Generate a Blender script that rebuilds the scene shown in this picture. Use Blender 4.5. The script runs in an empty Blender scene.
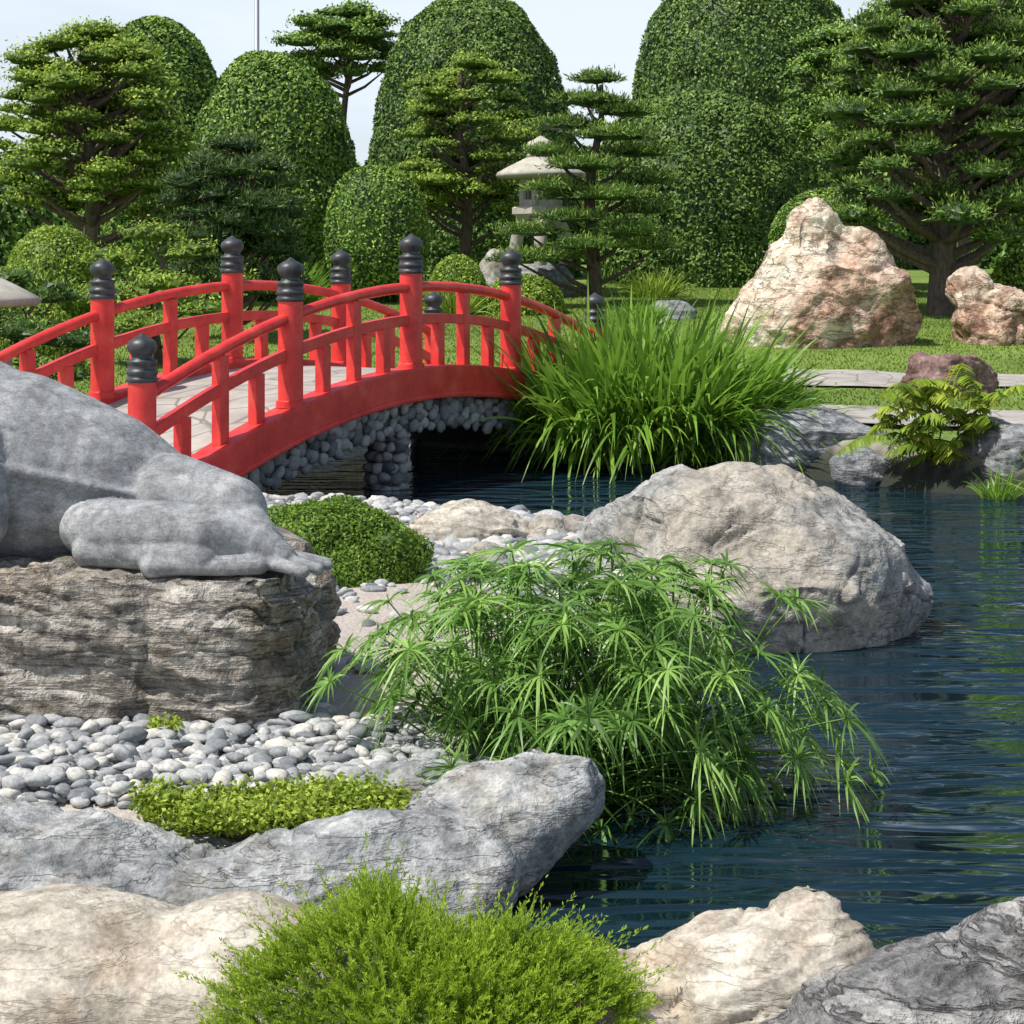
import bpy, bmesh, math, numpy as np
from mathutils import Vector, Euler
rng=np.random.default_rng(7)
C=bpy.context.scene.collection
def norm(a): return a/np.maximum(np.linalg.norm(a,axis=-1,keepdims=True),1e-9)
# ---------------------------------------------------------------- noise
def vnoise(p,seed=0):
    ip=np.floor(p).astype(np.int64); f=p-ip; u=f*f*(3-2*f); out=0
    for dx in (0,1):
        wx=u[:,0] if dx else 1-u[:,0]
        for dy in (0,1):
            wy=u[:,1] if dy else 1-u[:,1]
            for dz in (0,1):
                wz=u[:,2] if dz else 1-u[:,2]
                h=((ip[:,0]+dx)*73856093)^((ip[:,1]+dy)*19349663)^((ip[:,2]+dz)*83492791)^(seed*2654435)
                h&=0x7fffffff; h=(h*1103515245+12345)&0x7fffffff; h^=h>>13; h=(h*1274126177)&0x7fffffff; h^=h>>11
                out=out+wx*wy*wz*((h&0xffff)/32768.0-1)
    return out
def fbm(p,o=4,seed=0,g=.5):
    a=1;s=0;q=np.array(p,float)
    for i in range(o):
        s=s+a*vnoise(q,seed+i*17); q=q*2.03+3.7; a*=g
    return s
# ---------------------------------------------------------------- mesh accumulator
class Acc:
    def __init__(s): s.v=[];s.lv=[];s.lc=[];s.mi=[];s.va=[];s.n=0
    def add(s,V,F,mat=0,var=.5):
        V=np.asarray(V,float).reshape(-1,3);F=np.asarray(F,np.int64)
        s.v.append(V);s.lv.append((F+s.n).ravel());s.lc.append(np.full(len(F),F.shape[1]))
        s.mi.append(np.full(len(F),mat));s.va.append(np.broadcast_to(np.asarray(var,float),(len(V),)).copy());s.n+=len(V)
    def build(s,name,mats,smooth=True,parent=None):
        v=np.concatenate(s.v);lv=np.concatenate(s.lv);lc=np.concatenate(s.lc);mi=np.concatenate(s.mi);va=np.concatenate(s.va)
        me=bpy.data.meshes.new(name)
        me.vertices.add(len(v));me.vertices.foreach_set('co',v.ravel().astype(np.float32))
        me.loops.add(len(lv));me.loops.foreach_set('vertex_index',lv.astype(np.int32))
        me.polygons.add(len(lc));ls=np.concatenate([[0],np.cumsum(lc)[:-1]])
        me.polygons.foreach_set('loop_start',ls.astype(np.int32))
        for m in mats: me.materials.append(m)
        me.polygons.foreach_set('material_index',mi.astype(np.int32))
        me.polygons.foreach_set('use_smooth',np.full(len(lc),smooth))
        me.update(calc_edges=True)
        at=me.attributes.new('var','FLOAT','POINT');at.data.foreach_set('value',va.astype(np.float32))
        o=bpy.data.objects.new(name,me);C.objects.link(o)
        if parent: o.parent=parent
        return o
def ico(s):
    bm=bmesh.new();bmesh.ops.create_icosphere(bm,subdivisions=s,radius=1)
    V=np.array([v.co[:] for v in bm.verts]);F=np.array([[v.index for v in f.verts] for f in bm.faces]);bm.free();return V,F
ICO={s:ico(s) for s in (2,3,4,5)}
def stones(acc,c,R,M,s=2,mat=0,var=None,rough=.12):
    V,F=ICO[s];n=len(c);P=V[None]*R[:,None,:]
    w=1+rough*fbm((V[None]*1.3+np.arange(n)[:,None,None]*5.3).reshape(-1,3),2,3).reshape(n,-1)
    P=P*w[...,None];P=np.einsum('nij,nkj->nki',M,P)+c[:,None,:]
    if var is None: var=rng.random(n)
    acc.add(P.reshape(-1,3),(F[None]+(np.arange(n)*len(V))[:,None,None]).reshape(-1,3),mat,np.repeat(var,len(V)))
def randrot(n,tilt=.3):
    a=rng.random(n)*6.283;t=rng.normal(0,tilt,n);Z=np.zeros(n);O=np.ones(n)
    ca,sa=np.cos(a),np.sin(a)
    A=np.stack([ca,-sa,Z,sa,ca,Z,Z,Z,O],1).reshape(n,3,3)
    ct,st=np.cos(t),np.sin(t)
    B=np.stack([O,Z,Z,Z,ct,-st,Z,st,ct],1).reshape(n,3,3)
    return A@B
def leaves(acc,c,nrm,L,W,mat=0,var=None,axis=None):
    n=len(c)
    if axis is None: axis=rng.normal(size=(n,3))
    a=norm(axis-nrm*np.sum(axis*nrm,1,keepdims=True));b=np.cross(nrm,a)
    L=np.broadcast_to(L,(n,))[:,None];W=np.broadcast_to(W,(n,))[:,None]
    P=np.stack([c-a*L/2,c+b*W/2-nrm*L*.08,c+a*L/2,c-b*W/2-nrm*L*.08],1)
    if var is None: var=rng.random(n)
    acc.add(P.reshape(-1,3),np.arange(4*n).reshape(n,4),mat,np.repeat(var,4))
def blades(acc,base,d,L,W,droop,segs=4,mat=0,var=None,side=None,k=1.6):
    n=len(base);L=np.broadcast_to(L,(n,));W=np.broadcast_to(W,(n,));droop=np.broadcast_to(droop,(n,))
    if side is None: side=np.cross(d,rng.normal(size=(n,3))*.5+np.array([0,0,1.]))
    side=norm(side);pts=[]
    for i in range(segs+1):
        t=i/segs
        p=base+d*(L*t)[:,None];p[:,2]-=droop*L*t**2
        w=W*.5*(min(1,.55+2.5*t))*max(0.03,(1-t**k))
        pts+= [p-side*w[:,None],p+side*w[:,None]]
    P=np.stack(pts,1);m=2*(segs+1)
    f=np.array([[2*i,2*i+1,2*i+3,2*i+2] for i in range(segs)])
    if var is None: var=rng.random(n)
    acc.add(P.reshape(-1,3),(f[None]+(np.arange(n)*m)[:,None,None]).reshape(-1,4),mat,np.repeat(var,m))
def tube(acc,pts,rad,sides=8,mat=0,var=.5):
    pts=np.array(pts,float);n=len(pts);rad=np.broadcast_to(rad,(n,))
    T=norm(np.gradient(pts,axis=0));ref=np.array([0,0,1.]) if abs(T[0][2])<.9 else np.array([1.,0,0])
    A=norm(np.cross(T,ref));B=np.cross(T,A);an=np.arange(sides)*2*math.pi/sides
    P=pts[:,None]+(A[:,None]*np.cos(an)[None,:,None]+B[:,None]*np.sin(an)[None,:,None])*rad[:,None,None]
    F=[[i*sides+j,i*sides+(j+1)%sides,(i+1)*sides+(j+1)%sides,(i+1)*sides+j] for i in range(n-1) for j in range(sides)]
    acc.add(P.reshape(-1,3),F,mat,var)
    for e in (0,n-1): acc.add(P[e],[list(range(sides))],mat,var)
def lathe(acc,cx,cy,z0,prof,sides=24,mat=0,rot=0,sc=1):
    an=np.arange(sides)*2*math.pi/sides+rot;P=[]
    for r,z in prof: P+= [[cx+max(r,1e-4)*sc*math.cos(a),cy+max(r,1e-4)*sc*math.sin(a),z0+z*sc] for a in an]
    F=[[i*sides+j,i*sides+(j+1)%sides,(i+1)*sides+(j+1)%sides,(i+1)*sides+j] for i in range(len(prof)-1) for j in range(sides)]
    acc.add(P,F,mat)
def box(acc,c,u,v,w,mat=0):
    c,u,v,w=[np.array(q,float) for q in (c,u,v,w)]
    P=[c+a*u+b*v+d*w for d in(-1,1) for b in(-1,1) for a in(-1,1)]
    acc.add(P,[[0,2,3,1],[4,5,7,6],[0,1,5,4],[2,6,7,3],[0,4,6,2],[1,3,7,5]],mat)
def empty(name):
    e=bpy.data.objects.new(name,None);C.objects.link(e);return e
# ---------------------------------------------------------------- materials
def mk(name):
    m=bpy.data.materials.new(name);m.use_nodes=True;nt=m.node_tree;b=nt.nodes['Principled BSDF'];return m,nt,b
def nd(nt,t,**k):
    n=nt.nodes.new(t)
    for a,v in k.items(): setattr(n,a,v)
    return n
def coords(nt,scale=(1,1,1),rot=(0,0,0)):
    t=nd(nt,'ShaderNodeTexCoord');m=nd(nt,'ShaderNodeMapping')
    m.inputs['Scale'].default_value=scale;m.inputs['Rotation'].default_value=rot
    nt.links.new(t.outputs['Object'],m.inputs['Vector']);return m.outputs[0]
def noise(nt,vec,scale,detail=4,rough=.6,dist=0):
    n=nd(nt,'ShaderNodeTexNoise');n.inputs['Scale'].default_value=scale;n.inputs['Detail'].default_value=detail
    n.inputs['Roughness'].default_value=rough;n.inputs['Distortion'].default_value=dist
    nt.links.new(vec,n.inputs['Vector']);return n.outputs[0]
def ramp(nt,fac,stops):
    r=nd(nt,'ShaderNodeValToRGB');e=r.color_ramp.elements
    while len(e)<len(stops): e.new(.5)
    for i,(p,c) in enumerate(stops):
        e[i].position=p;e[i].color=(*c,1) if len(c)==3 else c
    nt.links.new(fac,r.inputs[0]);return r.outputs[0]
def mix(nt,f,a,b,mode='MIX'):
    m=nd(nt,'ShaderNodeMix',data_type='RGBA',blend_type=mode)
    for i,s in ((0,f),(6,a),(7,b)):
        if hasattr(s,'is_linked'): nt.links.new(s,m.inputs[i])
        elif i==0: m.inputs[0].default_value=s
        else: m.inputs[i].default_value=(*s,1)
    return m.outputs[2]
def math_(nt,op,a,b=0.):
    m=nd(nt,'ShaderNodeMath',operation=op)
    for i,s in enumerate((a,b)):
        if hasattr(s,'is_linked'): nt.links.new(s,m.inputs[i])
        else: m.inputs[i].default_value=s
    return m.outputs[0]
def bump(nt,b,h,strength=.5,dist=.02):
    n=nd(nt,'ShaderNodeBump');n.inputs['Strength'].default_value=strength;n.inputs['Distance'].default_value=dist
    nt.links.new(h,n.inputs['Height']);nt.links.new(n.outputs[0],b.inputs['Normal'])
def attr(nt,name='var'):
    a=nd(nt,'ShaderNodeAttribute',attribute_name=name);return a.outputs['Fac']
def rock_mat(name,dark,mid,light,crack=(.10,.09,.08),srot=(.3,.2,0),sscale=(1.2,1.2,9),big=2.,bs=.8,bd=.03,lines=.3,lw=.014,tint=None,spec=70,mott=.5,bands=.2,stain=None):
    m,nt,b=mk(name);v=coords(nt);vs=coords(nt,sscale,srot)
    n1=noise(nt,v,big,5,.65,.2);n2=noise(nt,vs,1.6,5,.65,.25);n3=noise(nt,v,spec,2,.7);n4=noise(nt,v,big*6,4,.7,.3)
    f=math_(nt,'ADD',math_(nt,'ADD',math_(nt,'MULTIPLY',n1,.7-bands),math_(nt,'MULTIPLY',n2,bands)),math_(nt,'MULTIPLY',n4,.3))
    c=ramp(nt,f,[(.38,dark),(.5,mid),(.61,light)])
    if tint: c=mix(nt,ramp(nt,noise(nt,v,big*.7,4,.65,.8),[(.46,(0,0,0)),(.58,(1,1,1))]),c,tint)
    if stain: c=mix(nt,ramp(nt,noise(nt,coords(nt,(1,1,.6)),big*1.1,4,.7,.6),[(.52,(0,0,0)),(.68,(.55,.55,.55))]),c,stain)
    c=mix(nt,mott,c,ramp(nt,n4,[(.35,(.12,.12,.12)),(.5,(.5,.5,.5)),(.65,(.8,.8,.8))]),'OVERLAY')
    d=math_(nt,'ABSOLUTE',math_(nt,'SUBTRACT',n2,.5))
    ln=ramp(nt,d,[(0,(1,1,1)),(lw,(0,0,0))])
    c=mix(nt,math_(nt,'MULTIPLY',ln,lines),c,crack)
    c=mix(nt,math_(nt,'MULTIPLY',attr(nt,'crack'),.75),c,crack)
    c=mix(nt,.3,c,ramp(nt,n3,[(.3,(.15,.15,.15)),(.7,(.9,.9,.9))]),'OVERLAY')
    nt.links.new(c,b.inputs['Base Color']);b.inputs['Roughness'].default_value=.85;b.inputs['Specular IOR Level'].default_value=.25
    h=math_(nt,'ADD',math_(nt,'ADD',math_(nt,'MULTIPLY',n2,.5),math_(nt,'MULTIPLY',n4,.6)),math_(nt,'SUBTRACT',math_(nt,'MULTIPLY',n3,.12),math_(nt,'MULTIPLY',ln,.12)))
    bump(nt,b,h,bs,bd);return m
def leaf_mat(name,dark,mid,light,clump=1.5,trans=.25,rough=.5,spec=.3,g=1.0):
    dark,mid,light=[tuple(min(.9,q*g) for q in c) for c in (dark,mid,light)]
    dark=tuple(q*.6 for q in dark)  # dark end deepened: shadow contrast painted into the leaf colour
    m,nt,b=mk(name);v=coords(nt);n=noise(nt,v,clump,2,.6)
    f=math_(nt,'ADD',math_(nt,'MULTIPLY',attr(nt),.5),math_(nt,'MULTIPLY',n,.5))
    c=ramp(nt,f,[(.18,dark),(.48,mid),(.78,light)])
    nt.links.new(c,b.inputs['Base Color']);b.inputs['Roughness'].default_value=rough;b.inputs['Specular IOR Level'].default_value=spec
    if trans>0:
        t=nd(nt,'ShaderNodeBsdfTranslucent');nt.links.new(mix(nt,.5,c,light),t.inputs[0])
        x=nd(nt,'ShaderNodeMixShader');x.inputs[0].default_value=trans
        nt.links.new(b.outputs[0],x.inputs[1]);nt.links.new(t.outputs[0],x.inputs[2])
        nt.links.new(x.outputs[0],nt.nodes['Material Output'].inputs[0])
    return m
M={}
M['hedge']=leaf_mat('hedge_leaf',(.022,.05,.01),(.08,.145,.022),(.18,.26,.037),1.2,0,g=1.8)
M['hedge2']=leaf_mat('hedge_leaf_dark',(.02,.045,.011),(.063,.118,.022),(.135,.195,.035),1.5,0,g=1.75)
M['bright']=leaf_mat('podocarpus_leaf',(.035,.07,.012),(.14,.21,.028),(.30,.38,.05),1.3,.2,g=1.6)
M['pine']=leaf_mat('pine_needle',(.02,.05,.012),(.08,.135,.025),(.18,.255,.045),2.,0,g=1.8)
M['pined']=leaf_mat('dark_pine_needle',(.014,.035,.011),(.045,.082,.022),(.10,.145,.034),2.,0,g=1.55)
M['sedge']=leaf_mat('sedge_leaf',(.045,.11,.02),(.12,.24,.045),(.25,.40,.09),3,.3,.4,.4,g=1.3)
M['strap']=leaf_mat('strap_leaf',(.05,.12,.015),(.14,.28,.03),(.28,.45,.06),2,.35,.4,.4,g=1.2)
M['juniper']=leaf_mat('juniper_leaf',(.06,.13,.015),(.20,.32,.025),(.44,.54,.06),5,.35,g=1.25)
M['clover']=leaf_mat('groundcover_leaf',(.09,.15,.02),(.26,.36,.04),(.46,.54,.08),8,.3,g=1.15)
M['shrub']=leaf_mat('shrub_leaf',(.04,.10,.012),(.14,.25,.03),(.28,.41,.06),6,.3,g=1.1)
M['fern']=leaf_mat('fern_leaf',(.07,.14,.015),(.22,.34,.03),(.5,.5,.07),3,.35,g=1.15)
M['lawnb']=leaf_mat('lawn_blade',(.10,.17,.02),(.17,.26,.035),(.28,.38,.06),.8,.2)
m,nt,b=mk('bark');n=noise(nt,coords(nt,(3,3,1)),6,4,.7);nt.links.new(ramp(nt,n,[(.3,(.05,.035,.025)),(.7,(.17,.13,.1))]),b.inputs['Base Color']);b.inputs['Roughness'].default_value=.9;bump(nt,b,n,.8,.03);M['bark']=m
M['gray']=rock_mat('gray_rock',(.14,.145,.15),(.27,.28,.282),(.45,.45,.435),bs=.9,bd=.035,big=2.0,lines=.45,mott=.35,bands=.3,stain=(.30,.26,.19))
M['boulder']=rock_mat('boulder_rock',(.16,.16,.155),(.30,.30,.285),(.46,.45,.42),srot=(.2,.5,.2),big=1.6,bs=.9,bd=.035,lines=.4,sscale=(1.1,1.1,4),tint=(.37,.335,.28),mott=.4,stain=(.17,.15,.12))
M['block']=rock_mat('weathered_block_rock',(.12,.105,.09),(.28,.255,.22),(.47,.44,.39),srot=(.12,.2,0),sscale=(1.1,1.1,12),big=2.2,bs=1.,bd=.06,lines=.6,lw=.022,mott=.35,bands=.45,stain=(.33,.24,.15))
M['stripe']=rock_mat('striped_rock',(.09,.09,.09),(.23,.225,.22),(.38,.37,.35),crack=(.05,.05,.05),srot=(.2,.45,0),sscale=(1.2,1.2,10),big=2.5,bs=1.,bd=.06,lines=.85,lw=.035,mott=.3,bands=.5)
M['cream']=rock_mat('cream_rock',(.30,.26,.205),(.46,.415,.345),(.58,.54,.465),crack=(.17,.14,.10),srot=(.5,.3,.2),big=1.6,bs=.6,bd=.022,lines=.5,mott=.28,stain=(.34,.23,.13))
M['pink']=rock_mat('pink_quartz_rock',(.24,.12,.08),(.44,.28,.195),(.60,.46,.35),crack=(.17,.08,.055),sscale=(1,1,2.5),big=.6,bs=1.,bd=.11,lines=.6,lw=.022,tint=(.66,.57,.45),spec=12,mott=.45)
M['redrock']=rock_mat('purple_rock',(.12,.06,.06),(.2,.12,.11),(.3,.21,.19),sscale=(1,1,3),big=2,bs=.8)
M['dark']=rock_mat('dark_slate_rock',(.12,.125,.135),(.22,.23,.24),(.36,.365,.36),big=1.5,bs=1,bd=.05)
M['frog']=rock_mat('carved_stone',(.17,.175,.185),(.265,.275,.28),(.38,.385,.385),srot=(.2,.9,0),sscale=(1,1,6),big=2.0,bs=.35,bd=.010,lines=.4,spec=110,mott=.28)
m,nt,b=mk('pebble');c=ramp(nt,attr(nt),[(0,(.15,.16,.17)),(.35,(.29,.30,.305)),(.75,(.45,.45,.43)),(1,(.58,.54,.47))]);n=noise(nt,coords(nt),60,3,.7)
c=mix(nt,.5,c,ramp(nt,n,[(.3,(.2,.2,.2)),(.7,(.9,.9,.9))]),'OVERLAY');nt.links.new(c,b.inputs['Base Color']);b.inputs['Roughness'].default_value=.8;M['pebble']=m
m,nt,b=mk('bridge_cobble');c=ramp(nt,attr(nt),[(0,(.10,.105,.11)),(.5,(.22,.225,.23)),(1,(.37,.365,.35))]);n=noise(nt,coords(nt),30,3,.7)
c=mix(nt,.4,c,ramp(nt,n,[(.3,(.2,.2,.2)),(.7,(.9,.9,.9))]),'OVERLAY');nt.links.new(c,b.inputs['Base Color']);b.inputs['Roughness'].default_value=.85;M['cobble']=m
m,nt,b=mk('mortar');n=noise(nt,coords(nt),20,3,.7);nt.links.new(ramp(nt,n,[(.3,(.05,.05,.05)),(.7,(.1,.1,.1))]),b.inputs['Base Color']);b.inputs['Roughness'].default_value=.95;M['mortar']=m
m,nt,b=mk('red_paint');v=coords(nt);n=noise(nt,v,5,5,.65);n2=noise(nt,v,60,3,.7)
c=ramp(nt,n,[(.3,(.52,.026,.025)),(.55,(.72,.05,.042)),(.75,(.75,.11,.08))]);c=mix(nt,.22,c,ramp(nt,n2,[(.3,(.25,.25,.25)),(.7,(.75,.75,.75))]),'OVERLAY');nt.links.new(c,b.inputs['Base Color']);b.inputs['Roughness'].default_value=.4;b.inputs['Specular IOR Level'].default_value=.45;M['red']=m
m,nt,b=mk('dark_cap_metal');n=noise(nt,coords(nt),14,3,.6);nt.links.new(ramp(nt,n,[(.3,(.03,.034,.037)),(.7,(.085,.09,.09))]),b.inputs['Base Color']);b.inputs['Roughness'].default_value=.45;b.inputs['Metallic'].default_value=.3;M['cap']=m
m,nt,b=mk('paving');v=coords(nt);vo=nd(nt,'ShaderNodeTexVoronoi',feature='DISTANCE_TO_EDGE');vo.inputs['Scale'].default_value=2.6;nt.links.new(v,vo.inputs['Vector'])
n=noise(nt,v,3,4,.6);c=ramp(nt,n,[(.3,(.30,.27,.245)),(.7,(.46,.43,.385))]);e=ramp(nt,vo.outputs[0],[(.01,(1,1,1)),(.04,(0,0,0))]);c=mix(nt,e,c,(.2,.18,.15));nt.links.new(c,b.inputs['Base Color']);b.inputs['Roughness'].default_value=.85;M['pave']=m
m,nt,b=mk('lantern_stone');n=noise(nt,coords(nt),5,5,.7);c=ramp(nt,n,[(.3,(.34,.32,.26)),(.6,(.52,.49,.42)),(.8,(.6,.58,.52))]);nt.links.new(c,b.inputs['Base Color']);b.inputs['Roughness'].default_value=.9;M['lant']=m
m,nt,b=mk('pole_metal');b.inputs['Base Color'].default_value=(.35,.37,.4,1);b.inputs['Metallic'].default_value=.5;b.inputs['Roughness'].default_value=.5;M['pole']=m
m,nt,b=mk('ground');v=coords(nt)
g=ramp(nt,math_(nt,'ADD',math_(nt,'MULTIPLY',noise(nt,v,.5,3,.6),.5),math_(nt,'MULTIPLY',noise(nt,v,14,3,.7),.5)),[(.3,(.08,.13,.018)),(.5,(.15,.23,.035)),(.7,(.23,.32,.055))])
s=ramp(nt,math_(nt,'ADD',math_(nt,'MULTIPLY',noise(nt,v,2,3,.6),.5),math_(nt,'MULTIPLY',noise(nt,v,50,3,.7),.5)),[(.3,(.30,.255,.22)),(.5,(.46,.405,.36)),(.7,(.58,.53,.475))])
c=mix(nt,attr(nt,'grass'),s,g);c=mix(nt,attr(nt,'wet'),c,(.025,.03,.02));nt.links.new(c,b.inputs['Base Color']);b.inputs['Roughness'].default_value=.95
bump(nt,b,noise(nt,v,35,3,.7),.6,.03);M['ground']=m
m,nt,b=mk('pond_water');v1=coords(nt,(.75,2.6,1),(0,0,.14));v2=coords(nt,(1.6,5.5,1),(0,0,-.12))
b.inputs['Base Color'].default_value=(.006,.022,.032,1);b.inputs['Roughness'].default_value=.02;b.inputs['IOR'].default_value=1.33;b.inputs['Specular IOR Level'].default_value=1.
amp=ramp(nt,noise(nt,coords(nt,(.35,.35,1)),1.3,2,.5,.5),[(.35,(.25,.25,.25)),(.65,(1,1,1))])
h=math_(nt,'MULTIPLY',math_(nt,'ADD',noise(nt,v1,1.2,1,.4,1.),math_(nt,'MULTIPLY',noise(nt,v2,1.5,2,.5,.7),.5)),amp);bump(nt,b,h,1.,.30);M['water']=m

# ---------------------------------------------------------------- terrain and pond
POND=np.array([(-0.9,5.1),(-0.3,5.6),(.05,6.0),(.3,6.8),(.4,7.8),(.6,8.8),(1.0,9.5),(1.4,10.6),(.9,11.6),(.1,12.3),(-.9,12.9),(-1.8,13.3),(-2.4,13.9),(-2.9,15.2),(-3.6,16.2),(-3.9,17.8),(-3,19.2),(-1.0,20),(0.2,19.6),(.5,18.6),(.7,17.6),(1.3,17.1),(2.2,17.4),(2.9,16.4),(3.8,15.5),(4.6,15.0),(6.5,14.2),(9,11),(9.5,7),(7,4.6),(3,4.7),(1.2,4.85),(.2,4.9)])
def pond_sd(x,y):
    x=np.asarray(x,float);y=np.asarray(y,float);d=np.full(x.shape,1e9);ins=np.zeros(x.shape,bool);n=len(POND)
    for i in range(n):
        a=POND[i];b=POND[(i+1)%n];ex,ey=b-a;t=np.clip(((x-a[0])*ex+(y-a[1])*ey)/(ex*ex+ey*ey),0,1)
        d=np.minimum(d,np.hypot(x-a[0]-t*ex,y-a[1]-t*ey))
        cond=(a[1]>y)!=(b[1]>y)
        xi=a[0]+(y-a[1])*ex/(ey if ey!=0 else 1e-9)
        ins^=cond&(x<xi)
    return np.where(ins,-d,d)
def ss(a,b,x): t=np.clip((x-a)/(b-a),0,1);return t*t*(3-2*t)
def hgt(x,y):
    x=np.asarray(x,float);y=np.asarray(y,float)
    L=np.interp(y,[0,5.15,5.5,5.9,7,9,12,16,19,22,26.5,32,38,45,60,700],[-.1,-.1,.08,.17,.17,.24,.28,.33,.42,.5,.8,1.15,1.5,1.75,2,2])
    L=L+.02*fbm(np.stack([x.ravel()*.7,y.ravel()*.7,x.ravel()*0],1),3,5).reshape(x.shape)
    sd=pond_sd(x,y);return np.where(sd>0,L*ss(-.25,.25,sd),-.9*ss(0,1.0,-sd)+L*ss(-.25,.25,sd))
xs=np.concatenate([-np.geomspace(600,13.6,26),np.arange(-13.4,13.4,.12),np.geomspace(13.6,600,26)])
ys=np.concatenate([np.linspace(-60,1.8,14),np.arange(2,27,.12),np.arange(27,62,.6),np.geomspace(63,700,24)])
X,Y=np.meshgrid(xs,ys);Z=hgt(X,Y);sd=pond_sd(X,Y)
a=Acc();nx=len(xs);ii,jj=np.meshgrid(np.arange(len(ys)-1),np.arange(nx-1),indexing='ij');q=(ii*nx+jj).ravel()
a.add(np.stack([X.ravel(),Y.ravel(),Z.ravel()],1),np.stack([q,q+1,q+nx+1,q+nx],1))
g_o=a.build('ground',[M['ground']])
gm=ss(13.3,13.9,Y)*ss(.12,.3,sd);wm=1-ss(.05,.22,sd)
for nme,arr in (('grass',gm),('wet',wm)):
    t=g_o.data.attributes.new(nme,'FLOAT','POINT');t.data.foreach_set('value',arr.ravel().astype(np.float32))
a=Acc();gx=np.arange(-5,11,.4);gy=np.arange(4.2,21.4,.4);WX,WY=np.meshgrid(gx,gy);nw=len(gx)
i2,j2=np.meshgrid(np.arange(len(gy)-1),np.arange(nw-1),indexing='ij');q=(i2*nw+j2).ravel()
Fq=np.stack([q,q+1,q+nw+1,q+nw],1);sdw=pond_sd(WX,WY).ravel();keep=(sdw[Fq].min(1)<.1)
a.add(np.stack([WX.ravel(),WY.ravel(),0*WX.ravel()],1),Fq[keep]);a.build('pond_water',[M['water']])
def path(name,pts,w,lift=.03):
    a=Acc();pts=np.array(pts,float);t=np.linspace(0,len(pts)-1,len(pts)*30);px=np.interp(t,range(len(pts)),pts[:,0]);py=np.interp(t,range(len(pts)),pts[:,1])
    dx,dy=np.gradient(px),np.gradient(py);l=np.hypot(dx,dy);K=9;P=[]
    for j in range(K):
        o=(j/(K-1)-.5)*w*(1+.06*vnoise(np.stack([t*1.3,t*0+j//4,t*0],1),3));x=px-dy/l*o;y=py+dx/l*o;P.append(np.stack([x,y,hgt(x,y)+lift],1))
    P=np.stack(P,1);n=len(t);i3,j3=np.meshgrid(np.arange(n-1),np.arange(K-1),indexing='ij');q=(i3*K+j3).ravel()
    a.add(P.reshape(-1,3),np.stack([q,q+K,q+K+1,q+1],1));return a.build(name,[M['pave']])
path('stone_path',[(3.3,22.4),(5,22.1),(8,21.9),(13,22)],1.5)
path('stone_path',[(2.5,18.4),(3.6,18.2),(5,17.8),(7,17.2),(12,16.2)],1.5,.05)
path('stone_path',[(-3.6,12.6),(-4.6,11.4),(-6.5,10.4),(-10,10)],2.)

# ---------------------------------------------------------------- rocks
def blob(name,blobs,vox,mat,seed=0,amp=.05,freq=1.5,samp=.03,sf=1.2,sax=(.15,.1,1),smooth=6,cuts=0,cutd=(.72,.95),explicit=[],parent=None,hard=.9,sz=7,crev=.02,cf=1.,lim=False):
    a=Acc();V,F=ICO[4]
    for bl in blobs:
        c,r=bl[0],bl[1];P=V*np.array(r)
        if len(bl)>2: P=P@np.array(Euler(bl[2]).to_matrix()).T
        a.add(P+np.array(c),F)
    o=a.build('tmp',[]);md=o.modifiers.new('r','REMESH');md.mode='VOXEL';md.voxel_size=vox
    md=o.modifiers.new('s','SMOOTH');md.factor=.5;md.iterations=smooth
    dg=bpy.context.evaluated_depsgraph_get();me=bpy.data.meshes.new_from_object(o.evaluated_get(dg))
    bpy.data.objects.remove(o)
    n=len(me.vertices);co=np.empty(n*3,np.float32);me.vertices.foreach_get('co',co);co=co.reshape(-1,3).astype(float)
    r=np.random.default_rng(seed+100);ctr=(co.max(0)+co.min(0))/2;ex=(co.max(0)-co.min(0))/2
    for i in range(cuts):
        nn=norm(r.normal(size=3)*np.array([1,1,.7]));pn=(co-ctr)/ex;mx=(pn@nn).max();d=mx*r.uniform(*cutd);over=np.maximum(pn@nn-d,0)
        co=co-(over*hard)[:,None]*nn*ex
    for (nn,pt) in explicit:
        nn=norm(np.array(nn,float));over=np.maximum((co-np.array(pt))@nn,0);co=co-(over*.92)[:,None]*nn
    me.vertices.foreach_set('co',co.astype(np.float32).ravel());me.update()
    nr=np.empty(n*3,np.float32);me.vertices.foreach_get('normal',nr);nr=nr.reshape(-1,3)
    d=amp*fbm(co*freq,6,seed,.55)
    ax=norm(np.array(sax,float));h=co@ax
    st=1-np.abs(fbm(np.stack([co[:,0]*sf,co[:,1]*sf,h*sf*sz+.6*fbm(co*1.5,2,seed+9)],1),4,seed+5));st=np.clip(st,-.5,1)
    d=d+samp*(st-.6)
    wq=co+.25/cf*np.stack([fbm(co*2*cf,3,seed+31),fbm(co*2*cf,3,seed+37),fbm(co*2*cf,3,seed+41)],1)
    wq=wq-(wq@ax)[:,None]*ax*-(.8)
    c1=np.abs(vnoise(wq*1.6*cf,seed+51));c2=np.abs(vnoise(wq*3.1*cf,seed+57))
    cr=np.maximum(np.clip(1-c1/.045,0,1),.6*np.clip(1-c2/.05,0,1))*np.clip(.5+1.3*vnoise(co*1.3*cf,seed+61),0,1)
    d=d-crev*cr
    co=co+nr*d[:,None]
    me.vertices.foreach_set('co',co.astype(np.float32).ravel());me.update()
    at=me.attributes.get('crack') or me.attributes.new('crack','FLOAT','POINT');at.data.foreach_set('value',(cr*min(1,crev/.012)).astype(np.float32))
    me.materials.clear();me.materials.append(mat);me.polygons.foreach_set('use_smooth',np.full(len(me.polygons),True))
    ob=bpy.data.objects.new(name,me);C.objects.link(ob)
    if parent: ob.parent=parent
    return ob
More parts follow.
